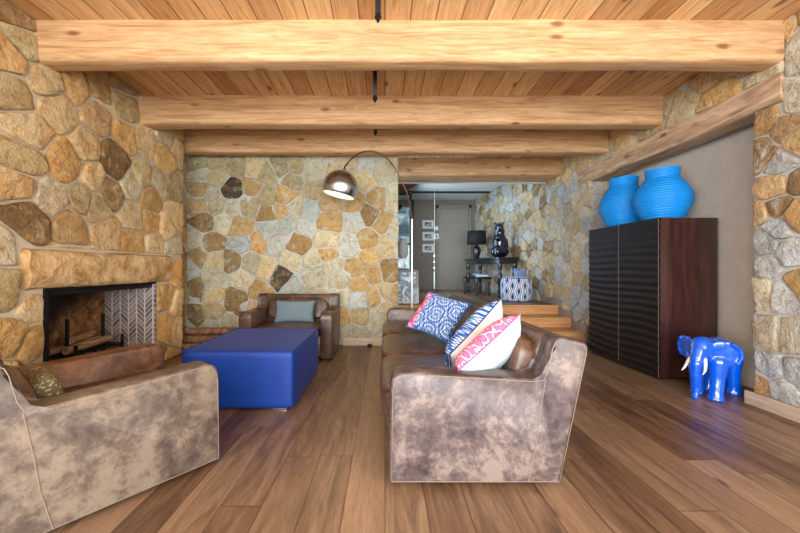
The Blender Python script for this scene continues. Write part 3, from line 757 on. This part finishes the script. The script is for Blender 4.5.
pl = bpy.data.lights.new('lamp_bulb', 'SPOT'); pl.energy = 14; pl.color = (1, .8, .58); pl.shadow_soft_size = .12; pl.spot_size = math.radians(150); pl.spot_blend = .6
plo = bpy.data.objects.new('lamp_bulb', pl); C.objects.link(plo); plo.parent = lamp; plo.location = MT @ Vector((0, 0, -.09)); plo.rotation_euler = (0, math.radians(13), 0)

# ------------------------------------------------ cabinet, vases, elephant
CX0, CX1, CY0, CY1, CH = 2.68, 3.27, 3.44, 4.61, 1.595
cab = thing('cabinet', 'tall dark wood cabinet with rippled doors standing in the niche', 'cabinet', ((CX0+CX1)/2, (CY0+CY1)/2, 0))
def redwood():
    t = NT('mahogany'); v = t.coord('Object', (9, 9, 1)); n = t.noise(v, 2.2, 6, .6, .6)
    c = t.ramp(n, [(.3, (38, 20, 18)), (.5, (54, 30, 26)), (.7, (72, 42, 36))])
    t.base(c, .3, .5); t.b.inputs['Coat Weight'].default_value = .3; t.b.inputs['Coat Roughness'].default_value = .15; return t.m
def wenge():
    t = NT('wenge'); v = t.coord('Object', (12, 1.4, 12)); n = t.noise(v, 3, 5, .6)
    t.base(t.ramp(n, [(.3, (16, 12, 11)), (.7, (32, 22, 19))]), .5, .2); return t.m
RED = redwood(); WEN = wenge()
hx, hy = (CX1-CX0)/2, (CY1-CY0)/2
MB().box(-hx+.02, hx, -hy, -hy+.03, .02, CH, .003).obj('side_panel', RED, cab)
MB().box(-hx+.02, hx, hy-.03, hy, .02, CH, .003).obj('side_panel', RED, cab)
MB().box(-hx+.02, hx, -hy+.03, hy-.03, CH-.03, CH-.001, .002).obj('top', WEN, cab)
MB().box(-hx+.03, hx-.01, -hy+.03, hy-.03, .0, .05).box(hx-.02, hx-.005, -hy+.03, hy-.03, .05, CH-.03).obj('carcass', WEN, cab)
nz, ny = 120, 14
for k, (a0, a1) in enumerate(((-hy, -.003), (.003, hy))):
    V = []; Fc = []
    for i in range(nz+1):
        z = .03+(CH-.03)*i/nz
        for j in range(ny+1):
            y = a0+(a1-a0)*j/ny
            d = .0038*math.sin(2*PI*z/.078+.8*noise.noise(Vector((y*1.5, z*2, 3)))*3)
            V.append((-hx+.008-d, y, z))
    for i in range(nz):
        for j in range(ny): a = i*(ny+1)+j; Fc.append((a, a+1, a+ny+2, a+ny+1))
    nb = len(V)
    ed = [i*(ny+1) for i in range(nz+1)]; ed2 = [i*(ny+1)+ny for i in range(nz+1)]
    for i in ed+ed2: V.append((-hx+.028, V[i][1], V[i][2]))
    for i in range(nz):
        Fc.append((ed[i], ed[i+1], nb+i+1, nb+i)); Fc.append((ed2[i], ed2[i+1], nb+nz+1+i+1, nb+nz+1+i))
    b = MB(); b._add(V, Fc); d_ = b.obj('door', WEN, cab, angle=60)
    MB().tube([(V[i][0], V[i][1], V[i][2]) for i in (ed if k == 0 else ed)], .0022, 5).obj('door_edge', plain('worn_door_edge', (120, 96, 84), .5), d_)
VASE = None
t = NT('turquoise_coil_glaze'); v = t.coord(); s = t.sep(v)
t.base(t.mix(t.noise(v, 12, 5), (0, 112, 200), (10, 152, 232)), .55, .4); t.bump(t.noise(v, 40, 4), .25, .01); VASE = t.m
def vase(name, lab, c, R, Ht, tilt=0):
    o = thing(name, lab, 'vase', c)
    pr = [(.56, 0), (.64, .01), (.82, .14), (.95, .28), (1.0, .40), (.985, .50), (.88, .62), (.74, .73), (.62, .80), (.565, .84), (.565, .90), (.595, .97), (.585, 1.0), (.53, 1.0), (.50, .96), (.50, .86)]
    fine = []
    for (r0, z0), (r1, z1) in zip(pr, pr[1:]):
        m = max(1, int(abs(z1-z0)*Ht/.006))
        for k in range(m):
            a = k/m; rr = r0+(r1-r0)*a; zz = z0+(z1-z0)*a
            fine.append((rr*R*(1)+.0035*math.sin(zz*Ht*2*PI/.026), zz*Ht))
    fine.append((.50*R, .86*Ht))
    n = 56; V = []; Fc = []
    for r, z in fine:
        for k in range(n):
            a = 2*PI*k/n; w_ = 1+.02*noise.noise(Vector((math.cos(a)*1.5, math.sin(a)*1.5, z*4)))
            V.append((r*math.cos(a)*w_, r*math.sin(a)*w_, z+.004*math.sin(3*a)))
    for i in range(len(fine)-1):
        for k in range(n): Fc.append((i*n+k, i*n+(k+1) % n, (i+1)*n+(k+1) % n, (i+1)*n+k))
    Fc.append(tuple(range(n))); Fc.append(tuple(range((len(fine)-1)*n, len(fine)*n)))
    b = MB(); b._add(V, Fc); b.obj('body', VASE, o, angle=80); return o
vase('vase', 'bright blue coiled vase on the cabinet, the nearer and rounder one', (2.985, 3.77, CH+.004), .262, .555)
vase('vase', 'bright blue coiled vase on the cabinet, half hidden behind the nearer one', (2.93, 4.30, CH+.004), .262, .60)

# elephant
def blob(b, c, r, M=None, n=16):
    V = []; Fc = []
    for i in range(1, n):
        th = PI*i/n
        for k in range(n*2):
            a = PI*k/n; p = Vector((r[0]*math.sin(th)*math.cos(a), r[1]*math.sin(th)*math.sin(a), r[2]*math.cos(th)))
            V.append((M @ p if M else p)+Vector(c))
    m = n*2
    for i in range(n-2):
        for k in range(m): Fc.append((i*m+k, i*m+(k+1) % m, (i+1)*m+(k+1) % m, (i+1)*m+k))
    Fc.append(tuple(range(m))); Fc.append(tuple(range((n-2)*m, (n-1)*m)))
    b._add(V, Fc)
def limb(b, pts, rad, n=14):
    P = [Vector(p) for p in pts]; q = []; r = []
    for i in range(len(P)-1):
        for k in range(5): a = k/5; q.append(P[i].lerp(P[i+1], a)); r.append(rad[i]*(1-a)+rad[i+1]*a)
    q.append(P[-1]); r.append(rad[-1]); b.tube(q, r, n)
    blob(b, P[0], (rad[0],)*3, n=8); 
t = NT('cobalt_glaze'); t.base((0, 88, 216), .12, .6); t.b.inputs['Coat Weight'].default_value = .8; t.b.inputs['Coat Roughness'].default_value = .04
COB = t.m
el = thing('elephant_statue', 'glossy cobalt blue elephant statue with white tusks on the floor by the cabinet', 'statue', (2.86, 3.05, 0), math.radians(26))
el.scale = (1.04, 1.04, 1.04)
b = MB()
blob(b, (.03, 0, .345), (.185, .118, .135)); blob(b, (.12, 0, .33), (.12, .11, .135)); blob(b, (-.09, 0, .36), (.11, .10, .12))
blob(b, (-.185, 0, .405), (.088, .078, .098)); blob(b, (-.195, 0, .455), (.055, .06, .045)); blob(b, (-.235, 0, .37), (.055, .05, .06))
limb(b, [(-.235, 0, .39), (-.275, 0, .31), (-.285, 0, .2), (-.275, 0, .1), (-.285, 0, .035), (-.315, 0, .02)], [.055, .044, .036, .029, .024, .02])
for sx, sy, k in ((-.115, -.075, -.03), (-.10, .075, .03), (.15, -.07, .02), (.13, .07, -.02)):
    limb(b, [(sx, sy, .30), (sx+k*.3, sy, .17), (sx+k, sy, .06), (sx+k*1.2, sy, .0)], [.07, .05, .045, .056])
    for tt in (-.8, 0, .8): blob(b, (sx+k*1.2-.045*math.cos(tt), sy+.045*math.sin(tt), .014), (.014, .014, .014), n=6)
limb(b, [(.20, 0, .40), (.235, 0, .33), (.24, 0, .22)], [.02, .012, .010])
for s in (-1, 1):   # ears, flaring backwards
    Mx = Matrix.Rotation(s*math.radians(52), 3, 'Z') @ Matrix.Rotation(s*math.radians(-8), 3, 'X')
    blob(b, (-.120, s*.135, .385), (.082, .013, .10), Mx); blob(b, (-.15, s*.105, .435), (.06, .016, .05), Mx); blob(b, (-.105, s*.145, .33), (.05, .012, .055), Mx)
    limb(b, [(-.13, s*.17, .46), (-.085, s*.20, .42), (-.078, s*.205, .36), (-.09, s*.18, .30)], [.014, .015, .015, .012], 8)
body = b.obj('body', COB, el)
rm = body.modifiers.new('remesh', 'REMESH'); rm.mode = 'VOXEL'; rm.voxel_size = .0062; rm.use_smooth_shade = True
sm = body.modifiers.new('smooth', 'SMOOTH'); sm.iterations = 5; sm.factor = .6
IV = plain('white_tusk', (236, 234, 226), .25)
for s in (-1, 1): MB().tube([(-.25, s*.045, .335), (-.275, s*.058, .29), (-.305, s*.066, .25), (-.345, s*.068, .228)], [.013, .012, .009, .003], 10).obj('tusk', IV, el)
BK = plain('black_glass_eye', (8, 8, 12), .1)
for s in (-1, 1): MB().soft((-.245, s*.052, .405), (.008, .006, .008), 2, 4).obj('eye', BK, el)
RG = MB()
for k in range(10):
    z = .08+k*.023; x = -.278 if z > .12 else -.276
    rr = .0335+(z-.08)*.07
    RG.tube([(x-.005+rr*math.cos(a)*1.0, rr*math.sin(a), z) for a in [2*PI*i/20 for i in range(20)]], .0032, 5, closed=True)
RG.obj('trunk_rings', COB, el)

# ------------------------------------------------ hall: console, lamp, sculpture, pouf
BLK = plain('black_lacquer', (22, 24, 30), .3, coat=.4)
ca = math.radians(-8.5)
con = thing('console_table', 'long black console table with turned legs against the hall stone wall', 'table', (2.39, 7.35, FLZ), -ca)
Lc, Wc = 1.85, .44
MB().box(-.03, Wc, -.03, Lc, .82, .86, .006).obj('tabletop', BLK, con)
MB().box(0, Wc-.03, 0, Lc-.03, .72, .82, .004).obj('apron', BLK, con)
for x in (.04, Wc-.07):
    for y in (.04, Lc-.07):
        MB().lathe([(.03, 0), (.04, .02), (.03, .06), (.05, .12), (.028, .2), (.045, .3), (.058, .42), (.05, .5), (.03, .56), (.05, .62), (.05, .72)], (x, y, 0), 16).obj('leg', BLK, con)
ben = thing('bench', 'low black bench in front of the console table holding white books', 'bench', (2.02, 7.75, FLZ), -ca)
MB().box(0, .36, 0, .8, .38, .43, .006).obj('seat', BLK, ben)
for x in (.03, .32):
    for y in (.04, .74): MB().lathe([(.02, 0), (.03, .1), (.02, .2), (.035, .3), (.03, .38)], (x, y, 0), 12).obj('leg', BLK, ben)
for k, (z, hgt, c_, lab) in enumerate(((.432, .035, (222, 226, 228), 'white book on the low black bench, underneath'), (.468, .03, (120, 150, 170), 'grey blue book on top of the white book on the bench'))):
    bk = thing('book', lab, 'book', (2.14, 8.0+k*.02, FLZ+z), .2*k)
    MB().box(0, .22, 0, .3, 0, hgt, .002).obj('cover', plain('book_cover', c_, .6), bk); MB().box(.004, .223, .004, .296, .004, hgt-.004).obj('pages', plain('paper', (230, 226, 214), .9), bk)
tl = thing('table_lamp', 'table lamp with a black drum shade at the far end of the console', 'table lamp', (2.30, 8.78, FLZ+.862))
MB().lathe([(.07, 0), (.08, .02), (.06, .04), (.085, .12), (.10, .2), (.085, .28), (.03, .34), (.012, .38), (.012, .46)], n=24).obj('base', BLK, tl)
sh = MB(); n = 36; V = []; Fc = []
fl = [(.24, .36), (.225, .69), (.218, .69), (.233, .36)]
for r, z in fl:
    for k in range(n): a = 2*PI*k/n; V.append((r*math.cos(a), r*math.sin(a), z))
for i in range(4):
    for k in range(n): Fc.append((i*n+k, i*n+(k+1) % n, ((i+1) % 4)*n+(k+1) % n, ((i+1) % 4)*n+k))
me = bpy.data.meshes.new('lamp_shade'); me.from_pydata(V, [], Fc); me.materials.append(plain('black_shade', (16, 16, 20), .8)); me.materials.append(plain('gold_lining', (214, 160, 70), .35, .8))
for p in me.polygons: p.use_smooth = True; p.material_index = 1 if p.index//n == 2 else 0
link('lamp_shade', me, tl)
# sculpture
sc_ = thing('sculpture', 'glossy dark blue black animal sculpture with two small ears on the console table', 'sculpture', (2.54, 7.76, FLZ+.863))
sc_.scale = (1.2, 1.2, 1.3)
b = MB()
blob(b, (0, 0, .10), (.17, .15, .11)); blob(b, (0, .0, .26), (.12, .12, .20)); blob(b, (-.01, -.02, .42), (.095, .10, .17)); blob(b, (-.02, -.06, .50), (.07, .10, .085))
blob(b, (-.07, -.11, .33), (.05, .06, .05)); blob(b, (.10, .0, .22), (.06, .05, .13)); blob(b, (-.08, -.1, .1), (.06, .08, .10))
for s in (-1, 1): limb(b, [(s*.06-.02, -.03, .55), (s*.085-.02, -.03, .60)], [.028, .012], 8)
body = b.obj('body', plain('midnight_blue_glaze', (14, 20, 44), .12, coat=.6), sc_)
rm = body.modifiers.new('remesh', 'REMESH'); rm.mode = 'VOXEL'; rm.voxel_size = .012; rm.use_smooth_shade = True
sm = body.modifiers.new('smooth', 'SMOOTH'); sm.iterations = 3
def pouf_mat():
    t = NT('blue_white_leaf_fabric'); c0 = t.new('ShaderNodeTexCoord'); s = t.sep(c0.outputs['Object'])
    an = t.math('MULTIPLY', t.math('ARCTAN2', s[1], s[0]), 2.5465); u = t.math('FRACT', an); k = t.math('MODULO', t.math('FLOOR', an), 2.0)
    v = t.math('FRACT', t.math('ADD', t.math('MULTIPLY', s[2], 5.0), t.math('MULTIPLY', k, .5)))
    d = t.math('ADD', t.math('MULTIPLY', t.math('ABSOLUTE', t.math('SUBTRACT', u, .5)), 1.5), t.math('ABSOLUTE', t.math('SUBTRACT', v, .5)))
    c = t.ramp(d, [(0.0, (20, 44, 100)), (.22, (60, 120, 180)), (.42, (226, 230, 236)), (.62, (50, 90, 160)), (.8, (226, 230, 236))], 'CONSTANT')
    t.base(c, .85, .2); return t.m
pf = thing('pouf', 'round blue and white patterned pouf at the top of the steps', 'pouf', (2.52, 6.72, FLZ))
prf = [(.22, 0), (.265, .02), (.285, .08), (.29, .23), (.285, .38), (.265, .44), (.22, .465), (.0005, .475)]
MB().lathe(prf, n=40).obj('body', pouf_mat(), pf)
MB().tube([(.268*math.cos(a), .268*math.sin(a), .438) for a in [2*PI*i/40 for i in range(40)]], .005, 6, closed=True).obj('piping', NAVY, pf)
pillow('throw_pillow', 'small blue and white cushion behind the pouf on the hall floor', (2.74, 7.08, FLZ+.437), (.97, -.1, 0), (0, .2, .97), (.13, .2), .045, IKAT2, IKAT2)
bx_ = thing('stool', 'small dark stool behind the patterned pouf', 'stool', (2.74, 7.14, FLZ))
bx_b = MB().box(-.1, .1, -.1, .1, .2, .235, .004).obj('seat', BLK, bx_)
for x in (-.08, .08):
    for y in (-.08, .08): MB().box(x-.012, x+.012, y-.012, y+.012, 0, .2).obj('leg', BLK, bx_)
# door, pictures
d1 = MB().box(1.565, 2.43, EY-.03, EY-.001, FLZ, FLZ+2.37, .004).obj('door_1', plain('grey_door', (150, 142, 130), .6)); struct(d1)
fr = MB(); fr.box(1.49, 1.56, EY-.05, EY-.001, FLZ, FLZ+2.45, .003).box(2.435, 2.505, EY-.05, EY-.001, FLZ, FLZ+2.45, .003).box(1.49, 2.505, EY-.05, EY-.001, FLZ+2.375, FLZ+2.45, .003)
struct(fr.obj('trim_2', plain('door_frame_grey', (140, 132, 120), .6)))
hd = MB(); hd.tube([(2.36, EY-.03, FLZ+1.05), (2.36, EY-.075, FLZ+1.05), (2.26, EY-.075, FLZ+1.05)], .01); o = hd.obj('door_handle', STL, d1)
def photo_mat(i):
    t = NT('small_print'); v = t.coord(); n = t.noise(v, 9+i, 4, .6, 0); t.base(t.ramp(n, [(.4, (60, 64, 66)), (.55, (150, 152, 150)), (.65, (210, 210, 206))]), .6); return t.m
MATW = plain('white_mat', (222, 222, 220), .8)
for i, py in enumerate((224.5, 236.4, 248.3)):
    z = H-(py-268)*EY/F
    p = thing('picture_frame', 'small white matted print on the hall wall, %s of the column of three' % (('top', 'middle', 'bottom')[i]), 'picture', (1.255, EY-.012, z), 0, 'three prints by the hall door')
    MB().box(-.175, .175, -.012, .012, -.13, .13, .003).obj('frame', plain('pale_frame', (170, 168, 160), .6), p)
    MB().box(-.16, .16, -.015, -.011, -.115, .115).obj('mat', MATW, p)
    MB().box(-.10, .10, -.018, -.014, -.065, .065).obj('print', photo_mat(i), p)
# leaning framed picture
lp = thing('picture_frame', 'large black framed abstract print leaning in the hall beside the glass shelves', 'picture', (.34, 6.2, FLZ), 0)
Ml = Matrix.Rotation(math.radians(-7), 4, 'X')
b = MB(); 
for (a0, a1, z0, z1) in ((-.26, -.215, 0, .6), (.215, .26, 0, .6), (-.215, .215, 0, .045), (-.215, .215, .555, .6)): b.box(a0, a1, -.015, .015, z0, z1, M=Ml)
b.obj('frame', BLK, lp)
t = NT('abstract_print'); v = t.coord(); n = t.noise(v, 5, 4, .6, 1.6); t.base(t.ramp(n, [(.38, (40, 56, 70)), (.47, (90, 120, 140)), (.55, (206, 214, 216)), (.7, (140, 160, 170))]), .3)
MB().box(-.215, .215, -.004, .006, .045, .555, M=Ml).obj('print', t.m, lp)
# glass shelf unit at the left of the hall
gs = thing('display_shelves', 'tall steel framed glass shelves at the left edge of the hall', 'shelves', (.38, 8.9, FLZ))
b = MB()
for x in (-.27, .27):
    for y in (-.17, .17): b.box(x-.015, x+.015, y-.015, y+.015, 0, 2.55)
b.box(-.27, .27, -.18, -.155, 2.52, 2.56); b.box(-.27, .27, .155, .18, 2.52, 2.56)
b.obj('frame', STEEL, gs)
t = NT('shelf_glass'); t.base((180, 206, 214), .08); t.b.inputs['Alpha'].default_value = .55; GL = t.m
for z in (.25, .85, 1.45, 2.05): MB().box(-.262, .262, -.16, .16, z, z+.02).obj('shelf', GL, gs)
BLUE = plain('dusty_blue', (96, 130, 150), .6)
o = MB().lathe([(.04, 0), (.12, .06), (.15, .14), (.145, .14), (.04, .02)], (.30, 8.86, FLZ+2.072), 24).obj('bowl', BLK); tag(o, 'dark bowl on the top shelf of the hall glass shelves', 'bowl')
o = MB().box(.13, .60, 8.78, 8.98, FLZ+1.472, FLZ+1.72, .01).obj('storage_box', BLUE); tag(o, 'dusty blue box on the third shelf of the hall glass shelves', 'box')
o = MB().lathe([(.07, 0), (.12, .1), (.13, .3), (.08, .45), (.06, .5)], (.46, 8.86, FLZ+.872), 24).obj('vase', WHITE); tag(o, 'white vase on the second shelf of the hall glass shelves', 'vase')
o = MB().box(.13, .60, 8.76, 8.98, FLZ+.272, FLZ+.62, .01).obj('storage_box', BLUE); tag(o, 'dusty blue box on the lowest shelf of the hall glass shelves', 'box')
# hall window behind the shelves
w2 = thing('w', 'x', 'y'); bpy.data.objects.remove(w2)
t = NT('garden_view_glass'); v = t.coord(); n = t.noise(v, 4, 5, .7)
t.base((120, 150, 160), .1); e = t.ramp(n, [(.4, (60, 84, 84)), (.52, (120, 150, 158)), (.66, (214, 228, 232))]); t.t.links.new(e, t.b.inputs['Emission Color']); t.b.inputs['Emission Strength'].default_value = .5
win = struct(MB().box(.2, .80, EY-.02, EY-.001, FLZ+.3, FLZ+2.4).obj('window_2', t.m))
b = MB(); b.box(.76, .84, EY-.05, EY-.02, FLZ+.2, HC); b.box(.2, .8, EY-.05, EY-.02, FLZ+1.3, FLZ+1.35); b.obj('window_frame', STEEL, win)
# hanging wire ornament
hw = thing('hanging_ornament', 'white wire and bead ornament hanging in the hall doorway', 'ornament', (1.13, 8.0, HC))
WR = plain('white_wire', (214, 212, 204), .5)
zz = lambda py: H-(py-268)*8.0/F-HC
MB().tube([(0, 0, 0), (.004, 0, zz(215)), (-.004, 0, zz(250)), (0, 0, zz(276))], .004, 6).obj('wire', WR, hw)
for py, rr in ((236, .07), (228, .045)):
    MB().tube([(rr*(.3+.7*i/24)*math.cos(i*.5)+.05, .0, zz(py)+rr*(.3+.7*i/24)*math.sin(i*.5)) for i in range(25)], .005, 6).obj('curl', WR, hw)
for py in (256, 262, 268): MB().soft((0, 0, zz(py)), (.022, .022, .03), 2, 5).obj('bead', WR, hw)
MB().tube([(0, 0, zz(272)), (0, 0, zz(289))], [.014, .014], 8).obj('weight', WR, hw)
# foot switch on the floor by the back wall
o = MB().soft((-.215, 4.88, .02), (.035, .025, .02), 3, 6).obj('foot_switch', IRON); tag(o, 'small black lamp foot switch on the floor by the back wall', 'switch')
